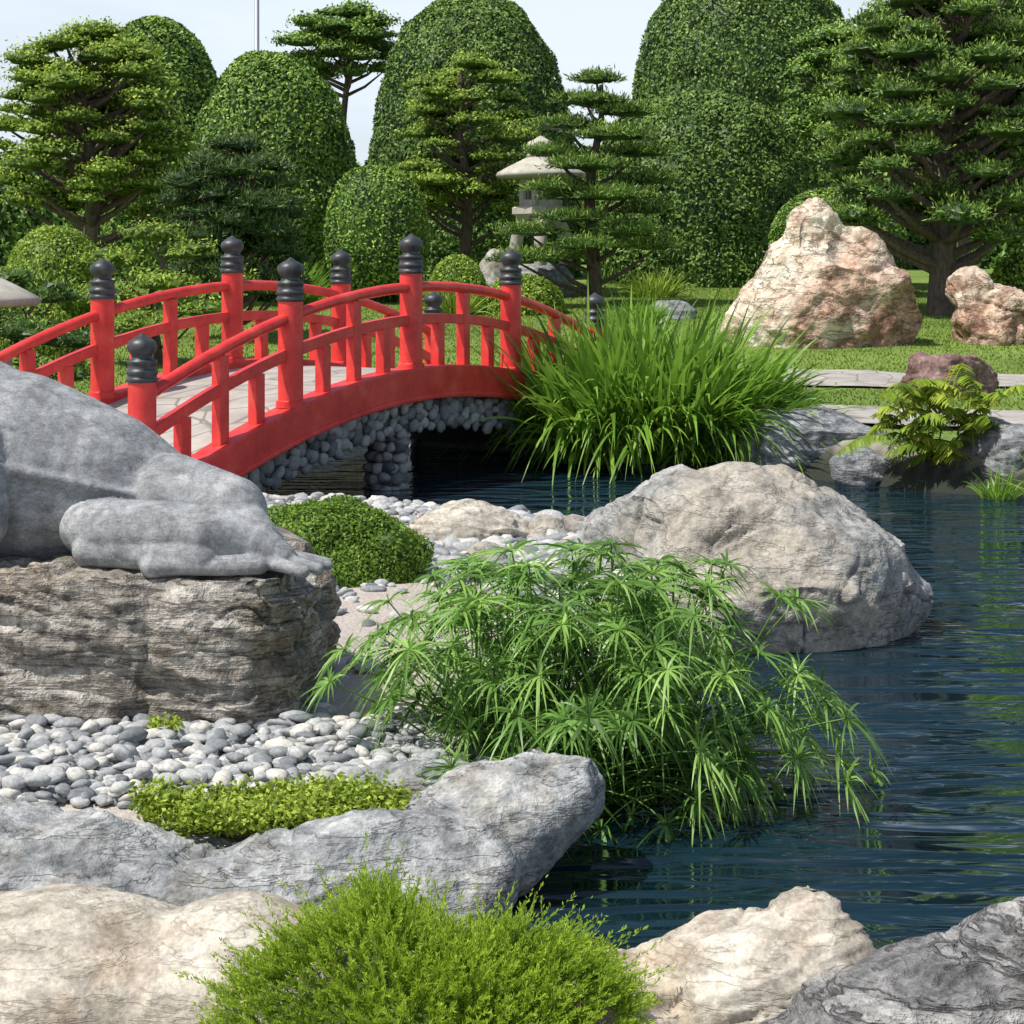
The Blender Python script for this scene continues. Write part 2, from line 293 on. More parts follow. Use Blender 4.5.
blob('cream_rock',[((-1.25,4.72,.0),(.6,.42,.30)),((-.72,4.68,-.0),(.42,.36,.28)),((-1.7,4.7,0),(.5,.4,.3))],.011,M['cream'],1,.025,1.8,.018,2,(.1,.3,1),8,8,(.8,.97),cf=.9,crev=.018)
blob('cream_rock',[((.62,4.72,-.02),(.4,.3,.26),(0,-.15,0)),((.82,4.76,.05),(.2,.25,.27)),((.3,4.65,-.06),(.25,.25,.2))],.010,M['cream'],2,.03,2.3,.035,2,(-.35,.2,1),6,12,(.78,.95),cf=1.5)
blob('striped_gray_rock',[((1.02,4.35,-.04),(.42,.35,.32),(0,-.25,0)),((1.45,4.4,.06),(.45,.38,.36)),((.75,4.3,-.1),(.3,.3,.22))],.010,M['stripe'],3,.03,2,.04,2.2,(-.3,.1,1),5,8,(.8,.95),cf=1.5)
blob('cream_rock',[((.5,4.35,-.15),(.3,.3,.22))],.015,M['cream'],4,.02,2,.02,2)
blob('long_gray_rock',[((-1.85,5.58,-.02),(.7,.42,.31)),((-1.3,5.52,-.04),(.65,.38,.29)),((-.8,5.42,-.06),(.5,.32,.27)),((-.45,5.45,.03),(.45,.28,.24),(0,-.3,0)),((-.1,5.68,.18),(.42,.24,.19),(0,-.35,.3)),((.25,5.88,.30),(.30,.2,.13),(0,-.12,.3)),((-.4,5.95,.12),(.35,.16,.13),(0,-.35,.1))],.011,M['gray'],6,.045,2.,.03,1.6,(-.35,.2,1),5,12,(.82,.97),sz=4,cf=1.1,crev=.025)
blob('frog_pedestal_rock',[((-1.2,7.45,.40),(.53,.62,.6)),((-1.75,7.45,.40),(.7,.68,.62)),((-2.5,7.5,.40),(.75,.7,.62)),((-1.07,7.2,.48),(.40,.42,.46))],.012,M['block'],8,.045,2.0,.055,1.5,(.2,-.1,1),4,4,(.85,.97),sz=6,crev=.035,cf=1.1,
     explicit=[((0,-.02,1),(-1.2,7.2,.755)),((.0,-1,.12),(-1.5,6.86,.5)),((1,-.1,-.15),(-.82,7.2,.5)),((.6,-.8,.0),(-.90,6.93,.5))])
blob('boulder',[((1.15,9.9,.3),(.8,.7,.60)),((1.6,9.75,.25),(.6,.65,.55)),((.72,10.0,.18),(.55,.5,.50)),((1.92,9.6,.05),(.42,.42,.36)),((1.3,9.25,.1),(.6,.35,.4))],.015,M['boulder'],10,.08,1.35,.045,1.,(-.55,-.2,1),4,16,(.76,.95),hard=1,sz=3,crev=.035,cf=.85,
     explicit=[((.5,-.15,1),(1.5,9.8,.82)),((-.5,-.1,1),(.95,9.9,.90)),((.2,-1,-.45),(1.3,9.0,.25))])
blob('pale_rock',[((-.3,11.0,.32),(.36,.25,.22)),((-.05,11.1,.28),(.22,.2,.15))],.014,M['cream'],12,.05,2,.03,2,cuts=9,cf=2)
blob('small_rock',[((.2,11.1,.25),(.2,.18,.17)),((.42,11.2,.27),(.15,.15,.14))],.015,M['boulder'],13,.03,3,.02,2,cuts=6,cf=2)
blob('small_rock',[((-.15,10.2,.26),(.16,.14,.12))],.015,M['boulder'],14,.03,3,.02,2,cuts=5,cf=2)
blob('flat_dark_rock',[((2.75,16.9,.25),(.75,.5,.32)),((3.1,16.8,.2),(.5,.5,.28)),((2.4,17.1,.2),(.3,.4,.3))],.022,M['dark'],15,.07,1.4,.04,1.,(0,0,1),4,9,explicit=[((.02,-.1,1),(2.7,16.6,.54)),((0,-1,0),(2.7,16.5,.3))])
blob('bank_rock',[((4.3,15.6,.25),(.3,.35,.48)),((4.1,15.9,.2),(.3,.35,.43))],.02,M['gray'],16,.06,1.5,.03,1.2,cuts=9,hard=1,explicit=[((0,0,1),(4,15,.62))])
blob('bank_rock',[((4.85,15.4,.2),(.28,.35,.5)),((5.4,15.2,.15),(.4,.4,.45))],.02,M['gray'],17,.06,1.5,.03,1.2,cuts=9)
blob('bank_rock',[((3.4,16.3,.05),(.35,.3,.28))],.022,M['dark'],18,.04,1.5,.04,1.2,cuts=6)
blob('purple_rock',[((5.0,20.6,.68),(.52,.4,.32)),((5.3,20.7,.62),(.3,.35,.32)),((4.7,20.6,.64),(.3,.3,.32))],.025,M['redrock'],19,.07,1.8,.05,1.2,cuts=8,hard=1,explicit=[((0,0,1),(5,20.6,.92))])
blob('quartz_boulder',[((4.15,26.6,1.2),(1.0,.9,1.2)),((4.45,26.5,2.1),(.5,.6,.88)),((4.95,26.5,1.6),(.8,.6,.95)),((5.5,26.4,1.15),(.85,.8,.85)),((3.62,26.5,1.0),(.6,.7,.9)),((5.9,26.5,1.0),(.5,.6,.7)),((4.6,26.0,1.2),(.9,.5,.8))],.03,M['pink'],24,.15,.9,.11,.6,(.5,.2,.8),2,22,(.7,.93),hard=1,sz=2.5,crev=.12,cf=.45)
blob('quartz_boulder',[((6.75,26.8,1.15),(.45,.5,.75)),((7.3,26.8,1.0),(.8,.7,.65))],.03,M['pink'],22,.16,1.,.1,.7,(.5,.2,.8),2,12,hard=1,sz=2.5,crev=.1,cf=.5)
blob('garden_rock',[((-.35,33.5,1.5),(.4,.4,.65)),((-.1,33.5,1.4),(.35,.4,.5))],.05,M['boulder'],23,.08,.9,.06,.7,cuts=6)
blob('garden_rock',[((2.7,30.5,1.05),(.5,.4,.28))],.05,M['dark'],24,.06,.9,.06,.7,cuts=6)
blob('garden_rock',[((3.1,16.1,.1),(.3,.25,.2))],.03,M['dark'],25,.04,1.5,.04,1.2,cuts=6)

# ---------------------------------------------------------------- stone frog
def chain(p0,p1,r0,r1,n=5):
    p0=np.array(p0);p1=np.array(p1);n=max(n,int(np.linalg.norm(p1-p0)/(min(r0,r1)*.28))+2);return [((p0+(p1-p0)*i/(n-1)).tolist(),[r0+(r1-r0)*i/(n-1)]*3) for i in range(n)]
fb=[]
fb+=chain((-1.40,7.5,.93),(-1.75,7.52,1.02),.19,.34)+chain((-1.75,7.52,1.02),(-2.1,7.52,1.08),.34,.43)+chain((-2.1,7.52,1.08),(-2.6,7.52,1.18),.43,.43)
fb+=[((-3.0,7.52,1.42),(.42,.38,.27),(0,.15,0)),((-2.95,7.28,1.66),(.11,.1,.1)),((-2.95,7.76,1.66),(.11,.1,.1)),((-3.25,7.52,1.36),(.25,.3,.18))]
for sgn in (1,-1):
    f=lambda x,y,z:(x-(0 if sgn>0 else .32),7.5+sgn*(y-7.5),z)
    # thigh folded forward along the flank, knee at the front, shank returning to the heel
    fb+=[(f(-1.60,7.15,.89),(.2,.13,.135),(0,.12,0))]
    fb+=chain(f(-1.60,7.12,.90),(f(-1.20,7.06,.90)),.135,.105)
    fb+=chain(f(-1.66,7.06,.83),f(-1.2,7.0,.82),.07,.065)
    # rump and hip joined to the body
    fb+=chain(f(-1.40,7.38,.99),f(-1.13,7.26,.95),.19,.15)
    fb+=[(f(-1.12,7.24,.95),(.13,.13,.155),(0,-.3,0))]
    # heel and long foot
    fb+=chain(f(-1.20,7.05,.90),f(-1.0,7.08,.86),.105,.085)+chain(f(-1.06,7.18,.90),f(-.93,7.09,.82),.10,.06)
    fb+=chain(f(-1.0,7.06,.86),f(-.90,7.04,.81),.08,.055)
    for dy,dx in ((-.075,-.05),(-.02,.0),(.04,.03),(.10,.02)):
        fb+=chain(f(-.95,7.06+dy*.5,.795),f(-.84+dx,7.03+dy,.79),.036,.026)+chain(f(-.84+dx,7.03+dy,.79),f(-.75+dx,7.01+dy*1.25,.772),.026,.022)
    fb+=chain(f(-1.40,6.98,.785),f(-.98,6.98,.785),.045,.035)
    fb+=chain(f(-2.2,7.2,1.2),f(-2.12,7.02,.95),.2,.15)+chain(f(-2.12,7.02,.95),f(-2.3,6.98,.8),.14,.09)
    for dx in (-.12,0,.1): fb+=chain(f(-2.3,6.98,.79),f(-2.42+dx,6.88,.785),.05,.035)
# carved folds of skin running down the back
for t0,t1,r0 in (((-2.35,7.10,1.42),(-1.42,7.335,1.075),.030),((-2.35,7.5,1.635),(-1.36,7.49,1.125),.030),((-2.3,7.02,1.22),(-1.50,7.25,1.02),.028),((-2.35,7.27,1.56),(-1.38,7.40,1.11),.028)):
    fb+=chain(t0,t1,r0,.022)
blob('stone_frog_statue',fb,.0085,M['frog'],30,.005,3,.002,1.5,(.4,0,1),2,crev=.003,cf=2.5)

# ---------------------------------------------------------------- pebbles
def pebbles(name,n,region,rr,lift=.3):
    P=np.array([region() for _ in range(n)]);sd=pond_sd(P[:,0],P[:,1]);P=P[sd>.06]
    z=hgt(P[:,0],P[:,1]);r=rng.uniform(rr[0],rr[1],len(P))*rng.uniform(.7,1.2,len(P))
    R=np.stack([r*rng.uniform(1,1.6,len(P)),r*rng.uniform(.75,1.1,len(P)),r*rng.uniform(.4,.7,len(P))],1)
    a=Acc();stones(a,np.stack([P[:,0],P[:,1],z+r*lift*rng.uniform(.2,1.6,len(P))],1),R,randrot(len(P),.35),rough=.25);return a.build(name,[M['pebble']])
def reg():
    while True:
        y=rng.uniform(5.95,12.8);x=rng.uniform(-2.9,1.3)
        c=(x+.42)/(.40+.04*(y-7)),(y-8.2)/1.5
        if c[0]**2+c[1]**2<1 and rng.random()<.95: continue
        return x,y
pebbles('pebbles',5200,reg,(.022,.05))
pebbles('pebbles',2100,lambda:(rng.uniform(-2.3,-.25),rng.uniform(5.95,6.95)),(.016,.038),1.1)
pebbles('pebbles',500,lambda:(rng.uniform(-2,2.5),rng.uniform(3.7,5.0)),(.02,.05))
pebbles('pebbles',500,lambda:(rng.uniform(-.6,1.0),rng.uniform(9.6,12.)),(.04,.075))

# ---------------------------------------------------------------- bridge
U=np.array([.873,1.485,0]);UL=np.linalg.norm(U);u=U/UL;Vv=np.array([-.862,.507,0])
def zb(k): return 1.06-.165*(k-2.15)**2
def bp(k,v,z): return np.array([-2.63,12.8,0])+U*k+Vv*v+np.array([0,0,z])
BR=empty('red_arched_bridge')
def solid(acc,ks,v0,v1,lo,hi,mat=0):
    P=[];n=len(ks)
    for k in ks: P+=[bp(k,v0,lo(k)),bp(k,v1,lo(k)),bp(k,v1,hi(k)),bp(k,v0,hi(k))]
    F=[[i*4+j,i*4+(j+1)%4,(i+1)*4+(j+1)%4,(i+1)*4+j] for i in range(n-1) for j in range(4)]+[[3,2,1,0],[n*4-4,n*4-3,n*4-2,n*4-1]]
    acc.add(P,F,mat)
K=np.linspace(-.45,4.7,60)
def bev(o,w=.012):
    m=o.modifiers.new('b','BEVEL');m.width=w;m.segments=2;m.limit_method='ANGLE';m.angle_limit=.7
a=Acc();solid(a,K,.02,1.98,lambda k:zb(k)-.30,lambda k:zb(k)-.06);a.build('deck',[M['pave']],False,BR)
for nm,v0,v1 in (('fascia_near',-.12,.1),('fascia_far',1.9,2.12)):
    a=Acc();solid(a,K,v0,v1,lambda k:zb(k)-.26,lambda k:zb(k));solid(a,K,v0-.015,v1+.015,lambda k:zb(k)-.29,lambda k:zb(k)-.245);bev(a.build(nm,[M['red']],False,BR))
a=Acc();solid(a,K,.0,2.0,lambda k:zb(k)-.56,lambda k:zb(k)-.31);a.build('arch_core',[M['mortar']],False,BR)
def wallstones(acc,k0,k1,v,lo,hi,s=.08):
    c=[];k=k0;row=0
    while k<k1:
        z=lo(k)+(.02 if row%2 else .07);row+=1
        while z<hi(k)-.01:
            c.append(bp(k+rng.uniform(-.02,.02),v+rng.uniform(-.012,.012),z+rng.uniform(-.02,.02)));z+=s*rng.uniform(1.05,1.4)
        k+=s*1.25/UL
    c=np.array(c);n=len(c);q=rng.uniform(.7,1.2,n);R=np.stack([q*s*.86,rng.uniform(.4,.6,n)*s,q*rng.uniform(.75,1.1,n)*s*.72],1)
    th=rng.normal(0,.8,n);Mx=np.zeros((n,3,3))
    a1=u[None]*np.cos(th)[:,None]+np.array([0,0,1.])*np.sin(th)[:,None];a3=-u[None]*np.sin(th)[:,None]+np.array([0,0,1.])*np.cos(th)[:,None]
    Mx[:,:,0]=a1;Mx[:,:,1]=Vv;Mx[:,:,2]=a3
    stones(acc,c,R,Mx,2,rough=.3)
a=Acc()
for v in (-.01,2.01): wallstones(a,-.1,4.4,v,lambda k:zb(k)-.57,lambda k:zb(k)-.28)
for v in (.0,2.0):
    wallstones(a,-.1,.8,v,lambda k:-.15,lambda k:zb(k)-.5);wallstones(a,3.75,4.4,v,lambda k:-.15,lambda k:zb(k)-.5)
a.build('cobble_facing',[M['cobble']],True,BR)
a=Acc();solid(a,np.linspace(-.3,.75,8),.04,1.96,lambda k:-.5,lambda k:zb(k)-.4);solid(a,np.linspace(3.8,4.6,8),.04,1.96,lambda k:-.5,lambda k:zb(k)-.4);a.build('abutments',[M['mortar']],False,BR)
a=Acc();b2=Acc()
for v in (.2,1.8):
    solid(a,[1.88,2.03],v-.12,v+.12,lambda k:-.6,lambda k:.52)
    pc=[]
    for z in np.arange(-.1,.56,.095):
        for t in np.arange(0,1,.095):
            ang=t*6.283+z*7+rng.normal(0,.1);pc.append(bp(1.955,v,z+rng.normal(0,.012))+u*math.cos(ang)*.145+Vv*math.sin(ang)*.145)
    pc=np.array(pc);n=len(pc);stones(b2,pc,np.stack([rng.uniform(.05,.075,n)]*2+[rng.uniform(.042,.06,n)],1),randrot(n,.5),2,rough=.3)
a.build('pier_core',[M['mortar']],False,BR);b2.build('pier_cobbles',[M['cobble']],True,BR)
post=[(.0,-.02),(.118,-.02),(.118,.03),(.1,.04),(.1,.83),(0,.831)]
capp=[(.0,.82),(.104,.82),(.112,.825),(.112,.85),(.104,.855),(.104,.875),(.112,.88),(.112,.905),(.102,.91),(.1,.95),(.108,.955),(.108,.975),(.08,.985),(.072,1.0),(.078,1.02),(.1,1.045),(.108,1.075),(.1,1.105),(.07,1.13),(.035,1.148),(.015,1.165),(0,1.172)]
for side,v in (('near',0),('far',2.0)):
    a=Acc();b2=Acc()
    for k in range(5):
        p=bp(k,v,0);lathe(a,p[0],p[1],zb(k),post,28);lathe(b2,p[0],p[1],zb(k),capp,28)
    a.build('posts_'+side,[M['red']],True,BR).modifiers.new('e','EDGE_SPLIT');b2.build('post_caps_'+side,[M['cap']],True,BR)
    a=Acc();kk=np.linspace(0,4.0,50);tube(a,[bp(k,v,zb(k)+.70) for k in kk],.047,12);a.build('handrail_'+side,[M['red']],True,BR)
    a=Acc();solid(a,kk,v-.038,v+.038,lambda k:zb(k)+.37,lambda k:zb(k)+.46)
    for i in range(4):
        for fr,top in ((.25,.375),(.5,.66),(.75,.375)):
            k=i+fr;z=zb(k);box(a,bp(k,v,z+(top-.02)/2),u*.052,Vv*.045,(0,0,(top+.02)/2))
    bev(a.build('midrail_balusters_'+side,[M['red']],False,BR),.008)

# ---------------------------------------------------------------- stone lanterns
def lantern(name,x,y,z,s=1.):
    E=empty(name);a=Acc()
    for i in range(3):
        an=i*2.094+.5;pts=[(x+s*r*math.cos(an),y+s*r*math.sin(an),z+s*h) for r,h in ((.55,-.1),(.6,.25),(.5,.6),(.3,.85))];tube(a,pts,[.13*s,.13*s,.14*s,.16*s],10)
    a.build('legs',[M['lant']],True,E)
    a=Acc();lathe(a,x,y,z,[(0,.8),(.42,.8),(.58,.9),(.58,1.02),(.5,1.06),(0,1.06)],6,rot=.2,sc=s);a.build('platform',[M['lant']],False,E)
    a=Acc()
    for i in range(6):
        an=i*math.pi/3+.2;cx=x+.36*s*math.cos(an);cy=y+.36*s*math.sin(an);lathe(a,cx,cy,z,[(0,1.06),(.075,1.06),(.075,1.6),(0,1.6)],8,sc=s)
        bn=an+math.pi/6;rc=.315*s;t=np.array([-math.sin(bn),math.cos(bn),0]);nn=np.array([math.cos(bn),math.sin(bn),0])
        for zz,hh in ((1.12,.06),(1.53,.07)): box(a,np.array([x,y,z+zz*s])+nn*rc,t*.17*s,nn*.035*s,(0,0,hh*s))
    lathe(a,x,y,z,[(0,1.06),(.12,1.06),(.12,1.6),(0,1.6)],8,sc=s);a.build('fire_box',[M['lant']],False,E)
    a=Acc();lathe(a,x,y,z,[(0,1.58),(.5,1.6),(.86,1.62),(.9,1.66),(.88,1.72),(.62,1.86),(.4,1.97),(.3,2.02),(0,2.02)],24,rot=.2,sc=s);a.build('roof',[M['lant']],True,E)
    a=Acc();lathe(a,x,y,z,[(0,2.0),(.28,2.02),(.3,2.08),(.2,2.12),(.26,2.18),(.3,2.25),(.26,2.33),(.14,2.38),(.05,2.44),(0,2.46)],20,sc=s);a.build('finial',[M['lant']],True,E)
lantern('stone_lantern',.56,35,2.06,.98)
blob('garden_rock',[((.56,35,1.5),(.7,.6,.62))],.06,M['dark'],26,.08,.9,.04,.7,cuts=6)
lantern('stone_lantern',-5.28,17.2,.20,.84)

# ---------------------------------------------------------------- plants
def hedge(name,x,y,R,top,mat,L=.09,cov=2.0,e=2.5,z0=None,sphere=False,Ry=None,lump=.05,W=.55,trunk=True):
    z=float(hgt(np.array([x]),np.array([y]))[0]) if z0 is None else z0
    Ry=Ry or R;H=top-z;cz=z
    if sphere: cz=(top+z)/2;H=(top-z)/2*1.05
    area=2*math.pi*R*(H+R*.5)*(1.3 if sphere else 1);N=int(area/(L*L*W*.5)*cov)
    def surf(d):
        s=1/((np.hypot(d[:,0],d[:,1])**e+np.abs(d[:,2])**e)**(1/e));p=d*s[:,None]
        P=p*np.array([R,Ry,H])+np.array([x,y,cz])
        g=norm(np.stack([p[:,0]/R,p[:,1]/Ry,p[:,2]/H],1)*(np.abs(p)+.3))
        return P+g*(lump*fbm(P*max(1.6,1.1/R),3,int(abs(x*10)))*R*.7)[:,None],g
    d=norm(rng.normal(size=(N,3)))
    if not sphere: d[:,2]=np.abs(d[:,2])-.02
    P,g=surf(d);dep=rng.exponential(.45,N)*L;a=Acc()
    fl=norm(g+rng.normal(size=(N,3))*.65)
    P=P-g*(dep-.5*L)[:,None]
    leaves(a,P,fl,L*rng.uniform(.6,1.25,N),L*W*rng.uniform(.7,1.2,N),0,np.clip(rng.normal(.55,.27,N)-.4*dep/L,0,1),axis=rng.normal(size=(N,3))+np.array([0,0,.6]))  # tone falls with depth: inner shade painted into the leaf colour
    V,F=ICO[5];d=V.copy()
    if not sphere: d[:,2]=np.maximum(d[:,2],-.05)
    Q,g=surf(norm(d));a.add(Q-g*L*.9,F,0,.0)  # core takes the darkest tone, crown shade painted in
    if trunk: tube(a,[(x,y,z-.2),(x,y,cz+H*.4)],[.14,.08],8,1)
    return a.build(name,[mat,M['bark']],False)
def pad(a,c,r,mat_i,N,L,W,needle=False,core=True):
    c=np.array(c);r=np.array(r);d=norm(rng.normal(size=(N,3)));d[:,2]=np.where(d[:,2]<-.25,-d[:,2]*.6,d[:,2])
    rad=1-rng.normal(.08,.18,N);lump=1+.35*fbm(d*2.4+c*3.1,3,4)
    P=c+d*r*(rad*lump)[:,None];P[:,2]=np.where(d[:,2]<0,c[2]+(P[:,2]-c[2])*.5,P[:,2])
    g=norm(d/r*r.mean()+np.array([0,0,.25]));v=np.clip(.3+.5*(d[:,2])+.6*(rad-.92)+rng.normal(0,.2,N),0,1)  # painted shading: upper leaves lighter, lower and inner ones darker
    if needle:
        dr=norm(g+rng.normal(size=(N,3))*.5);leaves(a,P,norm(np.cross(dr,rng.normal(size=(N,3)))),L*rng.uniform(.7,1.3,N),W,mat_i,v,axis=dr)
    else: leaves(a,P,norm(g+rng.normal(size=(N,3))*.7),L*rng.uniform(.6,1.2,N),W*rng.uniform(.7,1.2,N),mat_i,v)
    if core:
        V,F=ICO[3];l=1+.35*fbm(V*2.4+c*3.1,3,4);Q=V*l[:,None]*r*.72;Q[:,2]=np.where(Q[:,2]<0,Q[:,2]*.45,Q[:,2]);a.add(Q+c,F,mat_i,0.)  # inner core in the darkest tone, painted as shade inside the pad
def ctree(name,x,y,pads,mat,L,W,dens,needle=False,tr=.16,z0=None,lean=0):
    z=float(hgt(np.array([x]),np.array([y]))[0]) if z0 is None else z0
    a=Acc();top=max(p[2] for p in pads);nT=9;tp=[]
    for i in range(nT):
        t=i/(nT-1);tp.append((x+lean*t+.12*math.sin(t*7+x)*t*1.4,y+.1*math.sin(t*5+1),z-.1+(top-z)*t))
    tp=np.array(tp);tube(a,tp,np.linspace(tr,tr*.25,nT),10,1)
    for p in pads:
        zz=max(z+.3,p[2]-.35*abs(p[0]-x)-.25);t=(zz-z)/(top-z+1e-6);b0=np.array([np.interp(t,np.linspace(0,1,nT),tp[:,i]) for i in range(3)]);e=np.array([p[0],p[1],p[2]-.05]);mid=(b0+e)/2+np.array([0,0,-.08])
        tube(a,[b0,mid,e],[tr*.35,tr*.25,tr*.1],6,1)
        rx,ry,rz=p[3],p[4],p[5];N=int(dens*(rx*ry+rx*rz*1.5)*9)
        pad(a,p[:3],(rx,ry,rz),0,N,L,W,needle)
    return a.build(name,[mat,M['bark']],False)
def autopads(cx,cy,cz,rx,ry,rz,n,pr,flat=.6,seed=1,inner=4):
    r=np.random.default_rng(seed);out=[]
    for i in range(n):
        t=(i+.5)/n;ph=i*2.39996+r.uniform(-.4,.4);zz=1-1.75*t;rr=math.sqrt(max(0,1-zz*zz)) if zz>0 else 1-.12*zz*zz
        s=r.uniform(.72,1.0);R=pr*r.uniform(.65,1.3)
        out.append((cx+rx*rr*s*math.cos(ph),cy+ry*rr*s*math.sin(ph),cz+rz*zz*r.uniform(.9,1.07),R,R,R*flat*r.uniform(.8,1.25)))
    for i in range(n//inner):
        out.append((cx+r.uniform(-.5,.5)*rx,cy+r.uniform(0,.6)*ry,cz+r.uniform(-.7,.6)*rz,pr*1.3,pr*1.3,pr*.8))
    return out
hedge('clipped_dome_tree',-5.07,38,1.85,6.35,M['hedge'],.11,1.5,2.6,lump=.07)
hedge('clipped_dome_tree',-.95,43,2.5,8.3,M['hedge2'],.11,1.4,2.7,lump=.06)
hedge('clipped_dome_tree',4.18,40,2.45,5.7,M['hedge2'],.105,1.4,3.0,lump=.06)
hedge('clipped_dome_tree',6.5,50,3.35,10.3,M['hedge2'],.125,1.3,3.0)
hedge('clipped_dome_tree',-8.3,42,1.95,7.7,M['hedge'],.12,1.3,2.3)
hedge('clipped_sphere_bush',-2.55,34,.95,3.75,M['hedge'],.08,1.6,2.3,sphere=True)
hedge('clipped_sphere_bush',-7.1,28,.72,2.5,M['bright'],.07,1.6,2.2,sphere=True)
hedge('clipped_sphere_bush',6.4,35.5,1.3,3.4,M['hedge'],.09,1.5,2.3,sphere=True)
hedge('clipped_sphere_bush',9.2,31,.9,2.2,M['bright'],.08,1.5,2.2,sphere=True)
hedge('distant_hedge',-12,56,9,5.2,M['hedge2'],.26,1.1,4,Ry=1.5,trunk=False)
hedge('distant_hedge',4,60,11,5.6,M['hedge2'],.28,1.1,5,Ry=1.5,trunk=False)
hedge('distant_hedge',19,52,8,6.6,M['hedge2'],.26,1.1,4,Ry=1.5,trunk=False)
hedge('clipped_shrub',-.95,31.5,.55,2.1,M['bright'],.07,1.5,2.2)
hedge('clipped_shrub',.2,31.5,.7,1.75,M['bright'],.07,1.5,2.2,lump=.2)
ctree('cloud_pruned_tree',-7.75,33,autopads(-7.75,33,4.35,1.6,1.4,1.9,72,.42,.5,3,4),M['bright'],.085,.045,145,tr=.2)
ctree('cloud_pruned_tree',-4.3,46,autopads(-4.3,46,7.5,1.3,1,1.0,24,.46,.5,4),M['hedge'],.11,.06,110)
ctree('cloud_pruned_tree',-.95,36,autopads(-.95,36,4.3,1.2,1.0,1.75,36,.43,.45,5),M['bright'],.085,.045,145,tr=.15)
ctree('dark_pine_tree',-4.15,27,autopads(-4.15,27,2.45,.95,.8,1.35,46,.33,.5,6),M['pined'],.12,.022,190,True,.11)
I=[(1.55,33,5.35,.45,.4,.2),(1.35,32.9,4.95,.62,.5,.2),(2.05,33,4.75,.6,.5,.2),(1.0,33,4.5,.6,.5,.2),(1.85,32.7,4.3,.7,.6,.22),(.75,33,4.0,.55,.5,.2),(2.3,33,4.0,.6,.5,.2),(1.35,32.6,3.75,.7,.6,.22),(2.45,33,3.5,.55,.5,.2),(.85,32.8,3.35,.6,.5,.2),(1.8,32.5,3.2,.7,.6,.22),(2.5,33,2.95,.5,.5,.2),(1.1,32.6,2.8,.62,.5,.2),(.3,32.7,2.55,.6,.5,.2),(2.1,32.5,2.55,.65,.5,.22),(1.3,32.3,2.3,.55,.5,.2),(.65,32.5,2.1,.6,.45,.2),(2.6,32.7,2.3,.5,.4,.2),(.1,32.3,2.05,.5,.4,.2),(1.7,33.2,4.9,.5,.4,.2),(1.2,33.3,3.2,.6,.5,.2)]
ctree('layered_pine_tree',1.5,33,I,M['pine'],.12,.024,260,True,.16)
L1=autopads(7.3,31,4.3,1.95,1.5,2.5,74,.46,.55,8,4)+autopads(8.5,31.5,4.8,1.4,1.2,2.,32,.46,.55,9)
ctree('large_podocarpus_tree',7.4,31,L1,M['pine'],.1,.034,140,True,tr=.26,lean=.2)
ctree('cloud_pruned_tree',6.75,37,autopads(6.75,37,5.5,1.0,.9,1.25,30,.43,.55,10),M['hedge'],.095,.05,110)
ctree('cloud_pruned_tree',10.6,42,autopads(10.6,42,6.5,2.2,1.5,2.4,50,.7,.6,11),M['hedge'],.12,.06,80)
ctree('cloud_pruned_shrub',-4.75,24,[(-5.3,24,2.0,.45,.4,.22),(-4.8,24,2.35,.42,.4,.2),(-4.3,24,2.1,.42,.4,.2),(-3.9,24.2,1.75,.4,.35,.2),(-4.6,23.8,1.7,.5,.4,.22),(-5.4,23.8,1.5,.5,.4,.22),(-4.1,23.7,1.35,.45,.4,.2),(-5.0,23.6,1.15,.5,.4,.22)],M['bright'],.07,.03,190,tr=.07)
ctree('cloud_pruned_shrub',-5.4,20,[(-5.6,20,1.75,.4,.35,.22),(-5.1,20,1.6,.4,.35,.2),(-5.9,19.8,1.35,.5,.4,.22),(-5.3,19.7,1.2,.5,.4,.22),(-4.8,19.8,1.1,.4,.35,.2),(-5.6,19.5,.9,.5,.4,.25),(-4.9,19.5,.75,.4,.35,.2)],M['pine'],.07,.02,220,True,tr=.06)
hedge('clipped_shrub',-5.1,18.6,.55,1.05,M['hedge'],.05,1.6,2.2)
hedge('clipped_shrub',-6.2,22.5,.8,1.6,M['bright'],.06,1.5,2.2)
def tuft(name,x,y,R,L,n,W,mat,z=None,droop=.5,segs=5,spread=.8,k=1.6,aniso=(1,1)):
    z=hgt(np.array([x]),np.array([y]))[0] if z is None else z
    r=np.sqrt(rng.random(n))*R;th=rng.random(n)*6.283;bx=x+r*np.cos(th)*aniso[0];by=y+r*np.sin(th)*aniso[1]
    d=np.stack([np.cos(th)*r/R*spread+rng.normal(0,.28,n),np.sin(th)*r/R*spread+rng.normal(0,.28,n),np.ones(n)],1)
    a=Acc();ln=L*rng.uniform(.5,1.1,n)*(1-.25*r/R);blades(a,np.stack([bx,by,np.full(n,z)],1),norm(d),ln,W*rng.uniform(.7,1.2,n),droop*rng.uniform(.4,1.6,n),segs,k=k)
    return a.build(name,[mat],True)
tuft('ornamental_grass',-4.0,33,.35,1.4,500,.035,M['strap'],droop=.35)
tuft('ornamental_grass',-1.0,30.5,.3,1.0,400,.03,M['bright'],droop=.35)
tuft('ornamental_grass',2.1,29.5,.3,.75,300,.03,M['strap'],droop=.35)
tuft('ornamental_grass',2.75,35,.4,1.0,300,.03,M['bright'],droop=.35)
tuft('strap_leaf_clump',1.3,17.55,1.0,2.5,3300,.058,M['strap'],z=.08,droop=.55,segs=9,spread=.42,k=2.6,aniso=(1,.6))
tuft('strap_leaf_clump',2.05,17.5,.6,1.65,1400,.052,M['strap'],z=.12,droop=.6,segs=8,spread=.6,k=2.6,aniso=(1,.7))
